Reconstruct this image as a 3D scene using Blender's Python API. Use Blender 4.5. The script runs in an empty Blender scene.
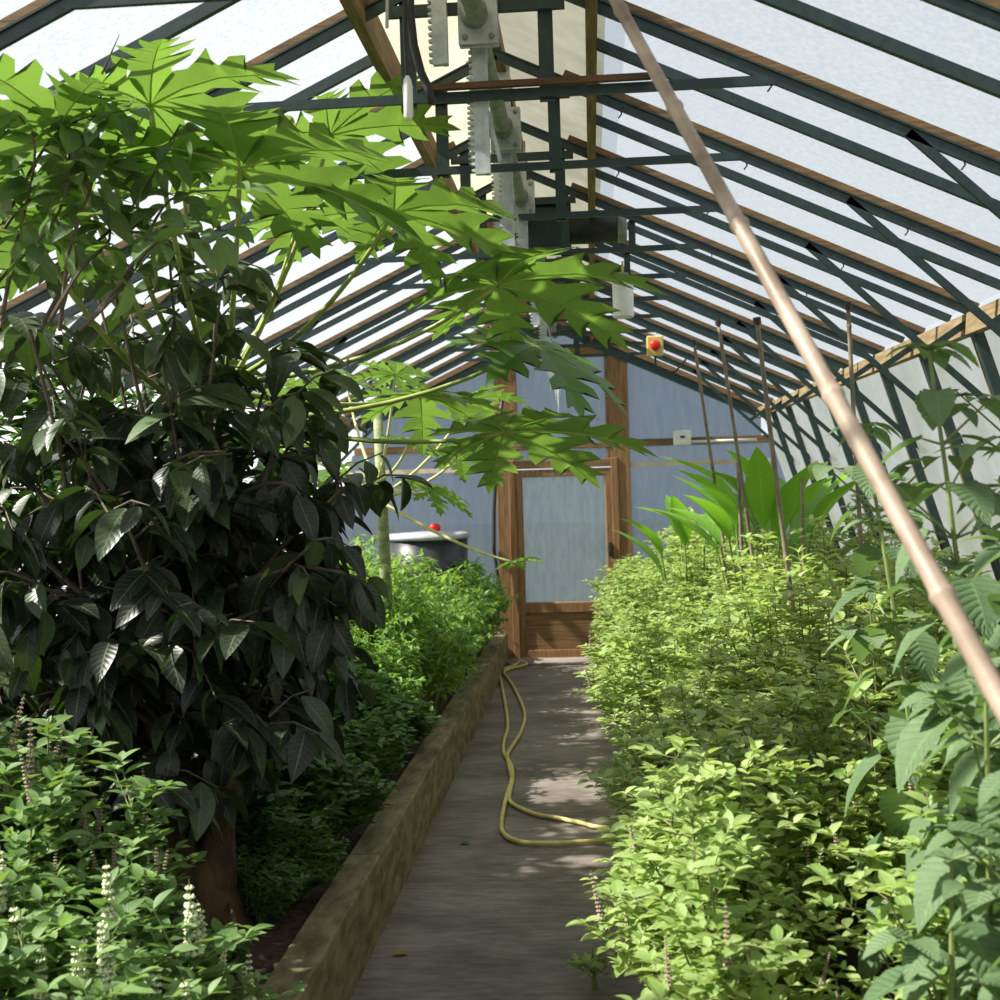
import bpy, math, random
import numpy as np
from mathutils import Vector, Matrix

S = bpy.context.scene
COL = S.collection
PI = math.pi
rng = np.random.default_rng(7)
random.seed(7)

# ------------------------------------------------------------------ camera
F = 1250.0
VPX, VPY, ROLL = 592.0, 483.0, math.radians(1.7)
EYE = Vector((0, 0, 1.75))
cy_ = Vector((VPX - 500, 500 - VPY, -F)).normalized()
cz_ = Vector((-math.sin(ROLL), math.cos(ROLL), 0))
cz_ = (cz_ - cy_ * cz_.dot(cy_)).normalized()
cx_ = cy_.cross(cz_)
W2C = Matrix((cx_, cy_, cz_)).transposed()      # world axes as columns in camera space
C2W = W2C.transposed()
cam = bpy.data.cameras.new('camera')
cam.sensor_width = 36.0
cam.lens = 36.0 * F / 1000.0
cam.clip_end = 300
cam.dof.use_dof = True
cam.dof.focus_distance = 4.6
cam.dof.aperture_fstop = 5.6
co = bpy.data.objects.new('camera', cam)
COL.objects.link(co)
co.matrix_world = Matrix.Translation(EYE) @ C2W.to_4x4()
S.camera = co


def at(px, py, Y):
    """World point at depth Y along the house that the survey sees at (px, py)."""
    d = C2W @ Vector((px - 500, 500 - py, -F))
    return EYE + d * (Y / d.y)


# ------------------------------------------------------------------ materials
def s2l(c):
    return tuple(((v / 255) / 12.92 if v / 255 <= .04045 else ((v / 255 + .055) / 1.055) ** 2.4) for v in c)


def new_mat(name):
    m = bpy.data.materials.new(name)
    m.use_nodes = True
    nt = m.node_tree
    nt.nodes.clear()
    out = nt.nodes.new('ShaderNodeOutputMaterial')
    return m, nt, out


def ramp(nt, fac, stops):
    r = nt.nodes.new('ShaderNodeValToRGB')
    el = r.color_ramp.elements
    while len(el) < len(stops):
        el.new(.5)
    for e, (p, c) in zip(el, stops):
        e.position = p
        e.color = (*c, 1)
    nt.links.new(fac, r.inputs['Fac'])
    return r.outputs['Color']


def noise(nt, scale, detail=4, rough=.6, vec=None, stretch=None):
    n = nt.nodes.new('ShaderNodeTexNoise')
    n.inputs['Scale'].default_value = scale
    n.inputs['Detail'].default_value = detail
    n.inputs['Roughness'].default_value = rough
    tc = nt.nodes.new('ShaderNodeTexCoord')
    src = tc.outputs['Object']
    if stretch:
        mp = nt.nodes.new('ShaderNodeMapping')
        mp.inputs['Scale'].default_value = stretch
        nt.links.new(src, mp.inputs['Vector'])
        src = mp.outputs['Vector']
    nt.links.new(src, n.inputs['Vector'])
    return n.outputs['Fac']


def solid(name, c0, c1, scale=8, rough=.7, stretch=None, bump=.2, metallic=0, detail=5, lo=.35, hi=.65):
    m, nt, out = new_mat(name)
    b = nt.nodes.new('ShaderNodeBsdfPrincipled')
    f = noise(nt, scale, detail, .6, stretch=stretch)
    nt.links.new(ramp(nt, f, [(lo, c0), (hi, c1)]), b.inputs['Base Color'])
    b.inputs['Roughness'].default_value = rough
    b.inputs['Metallic'].default_value = metallic
    if bump:
        bp = nt.nodes.new('ShaderNodeBump')
        bp.inputs['Strength'].default_value = bump
        bp.inputs['Distance'].default_value = .01
        nt.links.new(f, bp.inputs['Height'])
        nt.links.new(bp.outputs['Normal'], b.inputs['Normal'])
    nt.links.new(b.outputs['BSDF'], out.inputs['Surface'])
    return m


def leaf_mat(name, dark, light, trans, tfac=.4, rough=.45, spec=.5):
    """Leaf: colour varies leaf by leaf through the 'tint' attribute; light passes through the blade."""
    m, nt, out = new_mat(name)
    at_ = nt.nodes.new('ShaderNodeAttribute')
    at_.attribute_name = 'tint'
    oi = nt.nodes.new('ShaderNodeObjectInfo')
    ad = nt.nodes.new('ShaderNodeMath'); ad.operation = 'MULTIPLY_ADD'
    nt.links.new(oi.outputs['Random'], ad.inputs[0]); ad.inputs[1].default_value = .3; 
    sb = nt.nodes.new('ShaderNodeMath'); sb.operation = 'SUBTRACT'; sb.inputs[1].default_value = .15
    nt.links.new(at_.outputs['Fac'], sb.inputs[0])
    nt.links.new(sb.outputs[0], ad.inputs[2])
    nz = nt.nodes.new('ShaderNodeMath'); nz.operation = 'MULTIPLY_ADD'
    nt.links.new(noise(nt, 45, 3, .6), nz.inputs[0]); nz.inputs[1].default_value = .5; nt.links.new(ad.outputs[0], nz.inputs[2])
    nz2 = nt.nodes.new('ShaderNodeMath'); nz2.operation = 'SUBTRACT'; nz2.inputs[1].default_value = .25
    nt.links.new(nz.outputs[0], nz2.inputs[0]); ad = nz2
    col = ramp(nt, ad.outputs[0], [(0.0, dark), (1.0, light)])
    # side veins and a paler midrib, following each blade's own length and half-width
    def attr(n):
        a = nt.nodes.new('ShaderNodeAttribute'); a.attribute_name = n
        return a.outputs['Fac']
    def mth(op, x, y=None, clamp=False):
        m_ = nt.nodes.new('ShaderNodeMath'); m_.operation = op; m_.use_clamp = clamp
        for i, q in enumerate((x, y)):
            if q is None: continue
            if isinstance(q, (int, float)): m_.inputs[i].default_value = q
            else: nt.links.new(q, m_.inputs[i])
        return m_.outputs[0]
    wave = mth('ABSOLUTE', mth('SINE', mth('MULTIPLY', attr('vein'), 30.0)))
    line = mth('SUBTRACT', 1.0, mth('MULTIPLY', wave, 2.6), True)
    line = mth('MULTIPLY', line, mth('LESS_THAN', attr('edge'), .97))
    mid = mth('SUBTRACT', 1.0, mth('MULTIPLY', attr('edge'), 11.0), True)
    vn_ = mth('MAXIMUM', mth('MULTIPLY', line, .28 if 'grey_green' in name else .14), mth('MULTIPLY', mid, .5))
    mc = nt.nodes.new('ShaderNodeMix'); mc.data_type = 'RGBA'
    nt.links.new(vn_, mc.inputs[0]); nt.links.new(col, mc.inputs[6])
    mc.inputs[7].default_value = (*[min(1, v * 1.35 + .02) for v in light], 1)
    b = nt.nodes.new('ShaderNodeBsdfPrincipled')
    nt.links.new(mc.outputs[2], b.inputs['Base Color'])
    bp = nt.nodes.new('ShaderNodeBump'); bp.inputs['Strength'].default_value = .5 if 'grey_green' in name else .14; bp.inputs['Distance'].default_value = .004
    nt.links.new(wave, bp.inputs['Height']); nt.links.new(bp.outputs[0], b.inputs['Normal'])
    b.inputs['Roughness'].default_value = rough
    b.inputs['Specular IOR Level'].default_value = spec
    t = nt.nodes.new('ShaderNodeBsdfTranslucent')
    tc = ramp(nt, ad.outputs[0], [(0.0, tuple(v * .6 for v in trans)), (1.0, trans)])
    nt.links.new(tc, t.inputs['Color'])
    mx = nt.nodes.new('ShaderNodeMixShader')
    mx.inputs[0].default_value = tfac
    nt.links.new(b.outputs[0], mx.inputs[1]); nt.links.new(t.outputs[0], mx.inputs[2])
    nt.links.new(mx.outputs[0], out.inputs['Surface'])
    return m


def glass_mat(name, clear, trans_a, trans_b, scale, gloss=.06, tint=(1, 1, 1), stretch=None, lo=.35, hi=.65):
    """Obscured glass / twin wall sheet: part goes straight through, the rest is scattered forward."""
    m, nt, out = new_mat(name)
    f = noise(nt, scale, 3, .7, stretch=stretch)
    col = ramp(nt, f, [(lo, trans_a), (hi, trans_b)])
    t = nt.nodes.new('ShaderNodeBsdfTranslucent'); nt.links.new(col, t.inputs['Color'])
    tr = nt.nodes.new('ShaderNodeBsdfTransparent'); tr.inputs['Color'].default_value = (*tint, 1)
    g = nt.nodes.new('ShaderNodeBsdfGlossy'); g.inputs['Roughness'].default_value = .35
    g.inputs['Color'].default_value = (.9, .95, 1, 1)
    m1 = nt.nodes.new('ShaderNodeMixShader'); m1.inputs[0].default_value = clear
    nt.links.new(t.outputs[0], m1.inputs[1]); nt.links.new(tr.outputs[0], m1.inputs[2])
    m2 = nt.nodes.new('ShaderNodeMixShader'); m2.inputs[0].default_value = gloss
    nt.links.new(m1.outputs[0], m2.inputs[1]); nt.links.new(g.outputs[0], m2.inputs[2])
    nt.links.new(m2.outputs[0], out.inputs['Surface'])
    return m


M = {}
M['steel'] = solid('green_painted_steel', s2l((30, 50, 49)), s2l((44, 64, 62)), 30, .45, bump=.05)
M['wood'] = solid('weathered_softwood', s2l((100, 76, 46)), s2l((150, 120, 80)), 6, .75, stretch=(8, .6, 8), bump=.3)
M['wood_v'] = solid('stained_timber', s2l((112, 80, 50)), s2l((150, 112, 74)), 6, .7, stretch=(8, 8, .6), bump=.3)
M['wood_x'] = solid('stained_timber_board', s2l((96, 72, 44)), s2l((138, 106, 68)), 6, .7, stretch=(.6, 8, 10), bump=.3)
M['plate'] = solid('pale_eave_timber', s2l((116, 96, 68)), s2l((158, 136, 100)), 5, .8, stretch=(8, .8, 8))
M['roof_glass'] = glass_mat('hammered_roof_glass', .64, (.20, .21, .22), (.32, .33, .34), 55, tint=(.95, .98, 1), lo=.38, hi=.62)
M['side_glass'] = glass_mat('pale_side_glass', .62, (.4, .42, .42), (.55, .57, .57), 40)
M['rib'] = leaf_mat('papaya_rib', s2l((196, 214, 130)), s2l((210, 224, 150)), s2l((230, 244, 140)), .55, .45)
M['rust'] = solid('rusty_batten', s2l((70, 48, 32)), s2l((112, 78, 50)), 12, .8, stretch=(.6, 8, 8), bump=.2)
M['end_glass'] = glass_mat('blue_grey_obscured_glass', .1, (.15, .185, .275), (.205, .245, .335), 3.0, gloss=.05, tint=(.8, .9, .95), stretch=(6, 1, 1))
M['door_glass'] = glass_mat('obscured_door_glass', .08, (.22, .26, .325), (.31, .35, .41), 4.0, gloss=.05, tint=(.85, .95, .9), stretch=(5, 1, 1))
M['side_sheet'] = glass_mat('cream_side_sheet', .12, (.62, .62, .50), (.80, .80, .74), 2.5, gloss=.03)
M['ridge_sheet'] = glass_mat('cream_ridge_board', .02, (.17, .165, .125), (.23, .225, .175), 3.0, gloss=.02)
M['zinc'] = solid('galvanised_zinc', s2l((165, 172, 176)), s2l((205, 210, 212)), 18, .5, metallic=.25, bump=.04)
M['pipe'] = solid('dull_grey_pipe', s2l((120, 126, 116)), s2l((150, 156, 146)), 14, .5, metallic=.2, bump=.04)
M['black'] = solid('black_rubber', (.012, .012, .013), (.025, .025, .027), 20, .5, bump=.05)
M['white'] = solid('white_plastic', s2l((222, 222, 216)), s2l((240, 240, 236)), 10, .4, bump=.02)
M['yellow'] = solid('yellow_plastic', s2l((196, 178, 96)), s2l((216, 198, 120)), 10, .45, bump=.02)
M['red'] = solid('red_plastic', s2l((196, 26, 18)), s2l((220, 40, 28)), 10, .35, bump=.02)
M['hose'] = solid('yellow_hose_rubber', s2l((200, 184, 104)), s2l((222, 208, 140)), 12, .5, bump=.04)
M['bamboo'] = solid('dry_bamboo', s2l((128, 108, 90)), s2l((176, 156, 138)), 7, .5, bump=.08)
M['cane'] = solid('grey_cane', s2l((110, 96, 78)), s2l((150, 134, 112)), 9, .6, bump=.08)
M['soil'] = solid('dark_bed_soil', s2l((38, 26, 18)), s2l((84, 62, 46)), 30, .95, bump=1.0)
M['kerb'] = solid('mossy_concrete_kerb', s2l((94, 84, 58)), s2l((146, 134, 104)), 5, .9, stretch=(3, 1.2, 3), bump=.4)
M['bark'] = solid('red_brown_bark', s2l((58, 44, 32)), s2l((112, 82, 54)), 14, .85, stretch=(1, 1, .35), bump=.8)
M['twig'] = solid('grey_twig', s2l((70, 60, 50)), s2l((112, 98, 82)), 14, .8, bump=.3)
M['papaya_trunk'] = solid('papaya_trunk', s2l((110, 120, 80)), s2l((150, 160, 112)), 10, .7, stretch=(1, 1, 3), bump=.3)
M['petiole'] = solid('papaya_petiole', s2l((128, 148, 70)), s2l((170, 178, 100)), 5, .45, bump=.05)
M['petiole_pale'] = solid('pale_petiole', s2l((190, 190, 120)), s2l((214, 208, 150)), 5, .45, bump=.05)
M['stem'] = solid('green_stem', s2l((92, 112, 56)), s2l((132, 146, 84)), 10, .6, bump=.05)
M['purple_stem'] = solid('green_purple_stem', s2l((98, 100, 62)), s2l((128, 122, 84)), 10, .6, bump=.05)
M['spike_brown'] = solid('faded_flower', s2l((140, 120, 104)), s2l((186, 164, 148)), 60, .8, bump=.2)
M['spike_white'] = solid('white_flower', s2l((196, 208, 156)), s2l((232, 236, 206)), 60, .8, bump=.2)
M['pale_strip'] = solid('pale_glazing_strip', s2l((196, 178, 156)), s2l((220, 206, 186)), 5, .8, bump=.05)
M['tub'] = solid('black_tub_plastic', s2l((30, 32, 38)), s2l((46, 48, 54)), 8, .35, bump=.03)
M['tub_rim'] = solid('grey_tub_rim', s2l((150, 150, 158)), s2l((180, 180, 186)), 8, .35, bump=.03)
M['grass'] = solid('rough_grass', s2l((74, 82, 66)), s2l((110, 112, 94)), 3, .95, bump=.3)
M['dry'] = solid('dry_leaf', s2l((140, 110, 60)), s2l((176, 150, 90)), 10, .8, bump=.1)

M['basil'] = leaf_mat('holy_basil_leaf', s2l((128, 158, 82)), s2l((192, 210, 142)), s2l((200, 222, 108)), .45, .45)
M['nettle'] = leaf_mat('bushy_bed_leaf', s2l((72, 116, 56)), s2l((142, 178, 92)), s2l((176, 216, 72)), .44, .42)
M['weed'] = leaf_mat('low_bed_leaf', s2l((52, 88, 42)), s2l((96, 134, 62)), s2l((110, 160, 50)), .35, .5)
M['front'] = leaf_mat('flowering_basil_leaf', s2l((82, 118, 64)), s2l((132, 160, 100)), s2l((146, 184, 78)), .38, .5)
M['sage'] = leaf_mat('grey_green_leaf', s2l((84, 112, 74)), s2l((124, 146, 104)), s2l((136, 172, 84)), .34, .6)
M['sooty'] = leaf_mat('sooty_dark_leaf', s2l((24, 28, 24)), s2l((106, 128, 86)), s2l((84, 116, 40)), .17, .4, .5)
M['vine'] = leaf_mat('vine_leaf', s2l((64, 90, 52)), s2l((128, 152, 98)), s2l((140, 180, 70)), .36, .36)
M['papaya'] = leaf_mat('papaya_leaf', s2l((62, 98, 48)), s2l((116, 148, 76)), s2l((140, 180, 70)), .43, .38)
M['ginger'] = leaf_mat('ginger_leaf', s2l((70, 122, 44)), s2l((120, 166, 62)), s2l((150, 210, 50)), .42, .38)


def path_mat():
    m, nt, out = new_mat('worn_concrete_path')
    b = nt.nodes.new('ShaderNodeBsdfPrincipled')
    f1 = noise(nt, 1.6, 6, .65, stretch=(1, 1.6, 1))
    f2 = noise(nt, 14, 6, .7, stretch=(.5, 2.2, 1))
    mx = nt.nodes.new('ShaderNodeMath'); mx.operation = 'MULTIPLY_ADD'
    nt.links.new(f2, mx.inputs[0]); mx.inputs[1].default_value = .5
    h = nt.nodes.new('ShaderNodeMath'); h.operation = 'MULTIPLY'; h.inputs[1].default_value = .6
    nt.links.new(f1, h.inputs[0]); nt.links.new(h.outputs[0], mx.inputs[2])
    c = ramp(nt, mx.outputs[0], [(.34, s2l((74, 63, 56))), (.5, s2l((110, 101, 94))), (.68, s2l((146, 138, 130)))])
    nt.links.new(c, b.inputs['Base Color'])
    b.inputs['Roughness'].default_value = .8
    bp = nt.nodes.new('ShaderNodeBump'); bp.inputs['Strength'].default_value = .35; bp.inputs['Distance'].default_value = .01
    nt.links.new(f2, bp.inputs['Height']); nt.links.new(bp.outputs[0], b.inputs['Normal'])
    nt.links.new(b.outputs[0], out.inputs['Surface'])
    return m


M['path'] = path_mat()


# ------------------------------------------------------------------ mesh helpers
class MB:
    """Collects shapes; build() links them as one mesh object."""
    def __init__(s):
        s.v, s.f, s.t, s.mi, s.n, s.e = [], [], [], [], 0, []

    def add(s, v, f, tint=.5, mi=0, veins=None):
        v = np.asarray(v, float)
        s.e.append(np.tile((0., 1.), (len(v), 1)) if veins is None else veins)
        s.v.append(v)
        s.f.extend([tuple(int(i) + s.n for i in q) for q in f])
        s.t.append(np.full(len(v), tint) if np.isscalar(tint) else np.asarray(tint, float))
        s.mi.extend([mi] * len(f))
        s.n += len(v)
        return s

    def box(s, lo, hi, mi=0):
        x0, y0, z0 = lo; x1, y1, z1 = hi
        v = [(x0, y0, z0), (x1, y0, z0), (x1, y1, z0), (x0, y1, z0), (x0, y0, z1), (x1, y0, z1), (x1, y1, z1), (x0, y1, z1)]
        return s.add(v, [(0, 3, 2, 1), (4, 5, 6, 7), (0, 1, 5, 4), (1, 2, 6, 5), (2, 3, 7, 6), (3, 0, 4, 7)], mi=mi)

    def bar(s, p, q, w, h, up=(0, 0, 1), mi=0):
        """Rectangular bar from p to q; h is measured along up, w across."""
        p, q = Vector(p), Vector(q)
        d = (q - p).normalized(); u = Vector(up); u = (u - d * u.dot(d)).normalized(); r = d.cross(u)
        v = []
        for c in (p, q):
            for a, b in ((-1, -1), (1, -1), (1, 1), (-1, 1)):
                v.append(c + r * (a * w / 2) + u * (b * h / 2))
        return s.add([tuple(x) for x in v], [(0, 1, 2, 3), (7, 6, 5, 4), (0, 4, 5, 1), (1, 5, 6, 2), (2, 6, 7, 3), (3, 7, 4, 0)], mi=mi)

    def tube(s, pts, rad, n=8, mi=0, cap=True, tint=.5):
        pts = [Vector(p) for p in pts]
        if np.isscalar(rad):
            rad = [rad] * len(pts)
        v, f = [], []
        prev = None
        for i, p in enumerate(pts):
            d = (pts[min(i + 1, len(pts) - 1)] - pts[max(i - 1, 0)]).normalized()
            if prev is None:
                a = Vector((0, 0, 1)) if abs(d.z) < .9 else Vector((1, 0, 0))
            else:
                a = prev
            a = (a - d * a.dot(d)).normalized(); prev = a
            b = d.cross(a)
            for k in range(n):
                t = 2 * PI * k / n
                v.append(tuple(p + (a * math.cos(t) + b * math.sin(t)) * rad[i]))
        for i in range(len(pts) - 1):
            for k in range(n):
                k2 = (k + 1) % n
                f.append((i * n + k, i * n + k2, (i + 1) * n + k2, (i + 1) * n + k))
        if cap:
            f.append(tuple(range(n - 1, -1, -1)))
            f.append(tuple(range((len(pts) - 1) * n, len(pts) * n)))
        return s.add(v, f, mi=mi, tint=tint)

    def lathe(s, c, prof, n=20, axis='z', mi=0):
        """prof: (radius, height) pairs turned round an axis through c."""
        v, f = [], []
        for r, z in prof:
            for k in range(n):
                t = 2 * PI * k / n
                a, b = r * math.cos(t), r * math.sin(t)
                v.append((c[0] + a, c[1] + b, c[2] + z) if axis == 'z' else
                         (c[0] + z, c[1] + a, c[2] + b) if axis == 'x' else (c[0] + a, c[1] + z, c[2] - b))
        for i in range(len(prof) - 1):
            for k in range(n):
                k2 = (k + 1) % n
                f.append((i * n + k, i * n + k2, (i + 1) * n + k2, (i + 1) * n + k))
        f.append(tuple(range(n - 1, -1, -1))); f.append(tuple(range((len(prof) - 1) * n, len(prof) * n)))
        return s.add(v, f, mi=mi)

    def build(s, name, mats, parent=None, smooth=False, loc=None, bevel=0):
        me = bpy.data.meshes.new(name)
        v = np.concatenate(s.v) if s.v else np.zeros((0, 3))
        me.from_pydata(v.tolist(), [], s.f)
        a = me.attributes.new('tint', 'FLOAT', 'POINT')
        a.data.foreach_set('value', np.concatenate(s.t).astype(np.float32))
        ve = np.concatenate(s.e).astype(np.float32)
        for nm, col in (('vein', 0), ('edge', 1)):
            a = me.attributes.new(nm, 'FLOAT', 'POINT')
            a.data.foreach_set('value', np.ascontiguousarray(ve[:, col]))
        for m in (mats if isinstance(mats, (list, tuple)) else [mats]):
            me.materials.append(m)
        me.polygons.foreach_set('material_index', np.array(s.mi, dtype=np.int32))
        if smooth:
            me.polygons.foreach_set('use_smooth', np.ones(len(me.polygons), dtype=bool))
        me.update()
        o = bpy.data.objects.new(name, me)
        COL.objects.link(o)
        if parent is not None:
            o.parent = parent
        if loc is not None:
            o.location = loc
        if bevel:
            md = o.modifiers.new('bevel', 'BEVEL'); md.width = bevel; md.segments = 2; md.limit_method = 'ANGLE'
        return o


def empty(name, loc=(0, 0, 0), rz=0):
    o = bpy.data.objects.new(name, None)
    COL.objects.link(o)
    o.location = loc
    o.rotation_euler = (0, 0, rz)
    o.empty_display_size = .1
    return o


def tag(o, label=None, cat=None, group=None, kind=None):
    if label: o['label'] = label
    if cat: o['category'] = cat
    if group: o['group'] = group
    if kind: o['kind'] = kind
    return o


def copy_tree(o, parent=None):
    c = o.copy()
    COL.objects.link(c)
    if parent is not None:
        c.parent = parent
    for ch in list(o.children):
        copy_tree(ch, c)
    return c


def nrm(v):
    v = np.asarray(v, float)
    return v / (np.linalg.norm(v) + 1e-9)


# ------------------------------------------------------------------ leaves
def leaf_tpl(n=5, w=.28, fold=.3, droop=.25, wide=.42, serr=0, heart=0):
    """Leaf of unit length along +Y, upper face +Z: folded on the midrib, drooping to the tip."""
    v, f = [], []
    p = math.log(.5) / math.log(wide)
    for i in range(n + 1):
        t = i / n
        hw = w * math.sin(PI * min(1, t ** p)) ** .85 if 0 < t < 1 else (.012 if i == 0 else 0)
        if heart and 0 < t < .3:
            hw = max(hw, w * heart * (1 - abs(t - .14) * 2.5))
        if serr:
            hw *= 1 + (serr if i % 2 else -serr)
        z = -droop * t * t
        yb = t - (heart * .16 * (1 - t / .3) if heart and t < .3 else 0)
        v += [(-hw, yb if i else 0, z + fold * hw), (0, t, z), (hw, yb if i else 0, z + fold * hw)]
    for i in range(n):
        a = 3 * i
        f += [(a, a + 1, a + 4, a + 3), (a + 1, a + 2, a + 5, a + 4)]
    return np.array(v), f


TPL = {
    'ovate': leaf_tpl(5, .25, .35, .2, .42),
    'basil': leaf_tpl(5, .27, .4, .25, .45),
    'lance': leaf_tpl(6, .17, .4, .4, .38),
    'citrus': leaf_tpl(7, .24, .35, .3, .45),
    'heart': leaf_tpl(12, .36, .25, .35, .36, .045, .85),
    'blade': leaf_tpl(10, .13, .5, .45, .45),
}


def add_leaf(mb, tpl, pos, d, up, size, tint, mi=0, wscale=1):
    T, f = TPL[tpl]
    y = nrm(d); z = np.asarray(up, float); z = nrm(z - y * z.dot(y)); x = np.cross(y, z)
    v = np.asarray(pos) + size * (T[:, :1] * x * wscale + T[:, 1:2] * y + T[:, 2:3] * z)
    n3 = len(T) // 3
    t_ = np.repeat(np.linspace(0, 1, n3), 3); e_ = np.tile((1., 0., 1.), n3)
    mb.add(v, f, float(tint), mi, np.stack((t_ - .2 * e_, e_), 1))


def ru(a, b):
    return float(rng.uniform(a, b))


def bushy(name, h, r, nst, tpl, lsize, mat, stem_mat, spike=None, nspike=0, density=1.0, up=.25, spread=1.0, hang=0.0):
    """A leafy herb: stems fan up into a dome, side shoots carry leaf pairs, some end in flower spikes."""
    root = empty(name)
    st, lf = MB(), MB()
    tips = []
    for k in range(nst):
        a = 2 * PI * (k + ru(-.3, .3)) * .382 * 2.618
        rr = math.sqrt((k + .5) / nst) * spread
        tip = np.array([r * rr * math.cos(a), r * rr * math.sin(a), h * (1 - .45 * rr ** 2) * ru(.88, 1.06)])
        base = np.array([.05 * math.cos(a), .05 * math.sin(a), -.02])
        mid = base * .5 + tip * .5 + np.array([0, 0, .12 * h]) - np.array([tip[0], tip[1], 0]) * .12
        P = lambda t: (1 - t) ** 2 * base + 2 * t * (1 - t) * mid + t * t * tip
        st.tube([P(t) for t in (0, .25, .5, .75, 1)], [.006, .005, .004, .003, .002], 4, cap=False)
        tips.append((tip, nrm(P(1) - P(.9))))
        nn = int(8 * density)
        for j in range(nn):
            t = .22 + .78 * (j + ru(0, .9)) / nn
            p = P(t)
            ax = nrm(P(min(1, t + .05)) - P(t - .05))
            b0 = ru(0, 2 * PI)
            for sgn in (0, PI):
                out = np.array([math.cos(b0 + sgn), math.sin(b0 + sgn), ru(.2, .9)])
                rad = np.array([p[0], p[1], 0]); out = nrm(out + nrm(rad) * .6)
                L = ru(.08, .2) * (1.15 - .5 * t)
                e = p + out * L
                st.tube([p, e], [.0022, .0014], 3, cap=False)
                for m_ in range(3):
                    q = p + out * L * (m_ + 1) / 3
                    c0 = ru(0, 2 * PI)
                    for s2 in (0, PI):
                        d = np.array([math.cos(c0 + s2), math.sin(c0 + s2), up + ru(-.3, .3) - hang])
                        d = d + out * .45
                        add_leaf(lf, tpl, q, d, (ru(-.35, .35), ru(-.35, .35), 1), lsize * ru(.6, 1.1) * (1 - .12 * m_), ru(.1, .9))
                for s2 in range(2):
                    c0 = ru(0, 2 * PI)
                    add_leaf(lf, tpl, e, out + np.array([math.cos(c0), math.sin(c0), .1]) * .6, (ru(-.3, .3), ru(-.3, .3), 1), lsize * ru(.35, .6), ru(.6, 1))
    st.build('stems', stem_mat, root)
    lf.build('foliage', mat, root, smooth=True)
    if nspike:
        sp_me = None
        for k in range(nspike):
            tip, d = tips[-1 - (k * 2) % len(tips)] if k < len(tips) else tips[k % len(tips)]
            if sp_me is None:
                sp_me = spike_mesh(spike)
                o = sp_me
            else:
                o = sp_me.copy(); COL.objects.link(o)
            o.parent = root
            o.location = tuple(tip - d * .02)
            o.rotation_euler = (ru(-.25, .25), ru(-.25, .25), ru(0, 6))
            s = ru(.7, 1.15); o.scale = (s, s, s)
    return root


def spike_mesh(kind):
    mb = MB()
    L = .17 if kind == 'spike_brown' else .15
    mb.tube([(0, 0, 0), (0, 0, L)], [.0028, .0012], 4, mi=1, cap=False)
    nw = 13 if kind == 'spike_brown' else 8
    for i in range(nw):
        z = .02 + (L - .02) * i / nw
        k = 6 if kind == 'spike_brown' else 6
        sz = (.0062 if kind == 'spike_brown' else .0095) * (1.15 - .75 * i / nw)
        for j in range(k):
            a = 2 * PI * (j + .5 * (i % 2)) / k
            c = np.array([math.cos(a) * sz * 1.15, math.sin(a) * sz * 1.15, z])
            v = [c + np.array(o_) * sz for o_ in ((.8, 0, 0), (-.8, 0, 0), (0, .8, 0), (0, -.8, 0), (0, 0, .9), (0, 0, -.6))]
            mb.add(v, [(0, 2, 4), (2, 1, 4), (1, 3, 4), (3, 0, 4), (2, 0, 5), (1, 2, 5), (3, 1, 5), (0, 3, 5)])
    return mb.build('flower_spike', [M[kind], M['stem']], None, smooth=True)


# ------------------------------------------------------------------ the house: measures
RX, RZ = -.31, 3.375            # ridge
EXR, EXL, EZ = 1.68, -2.30, 2.445   # eaves
TAN = (RZ - EZ) / (EXR - RX)
LEAN = .31
Y0, Y1 = -1.0, 12.5
BAY = .87
TR = [Y1 - .02 - BAY * k for k in range(1, 15)]
KX, BW, BH = -.88, .13, .3       # kerb face, breadth, height
SOIL = .26


def roof_z(x):
    return RZ - abs(x - RX) * TAN


def wall_x(z, side):
    return (EXR + LEAN * (EZ - z)) if side > 0 else (EXL - LEAN * (EZ - z))


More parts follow.
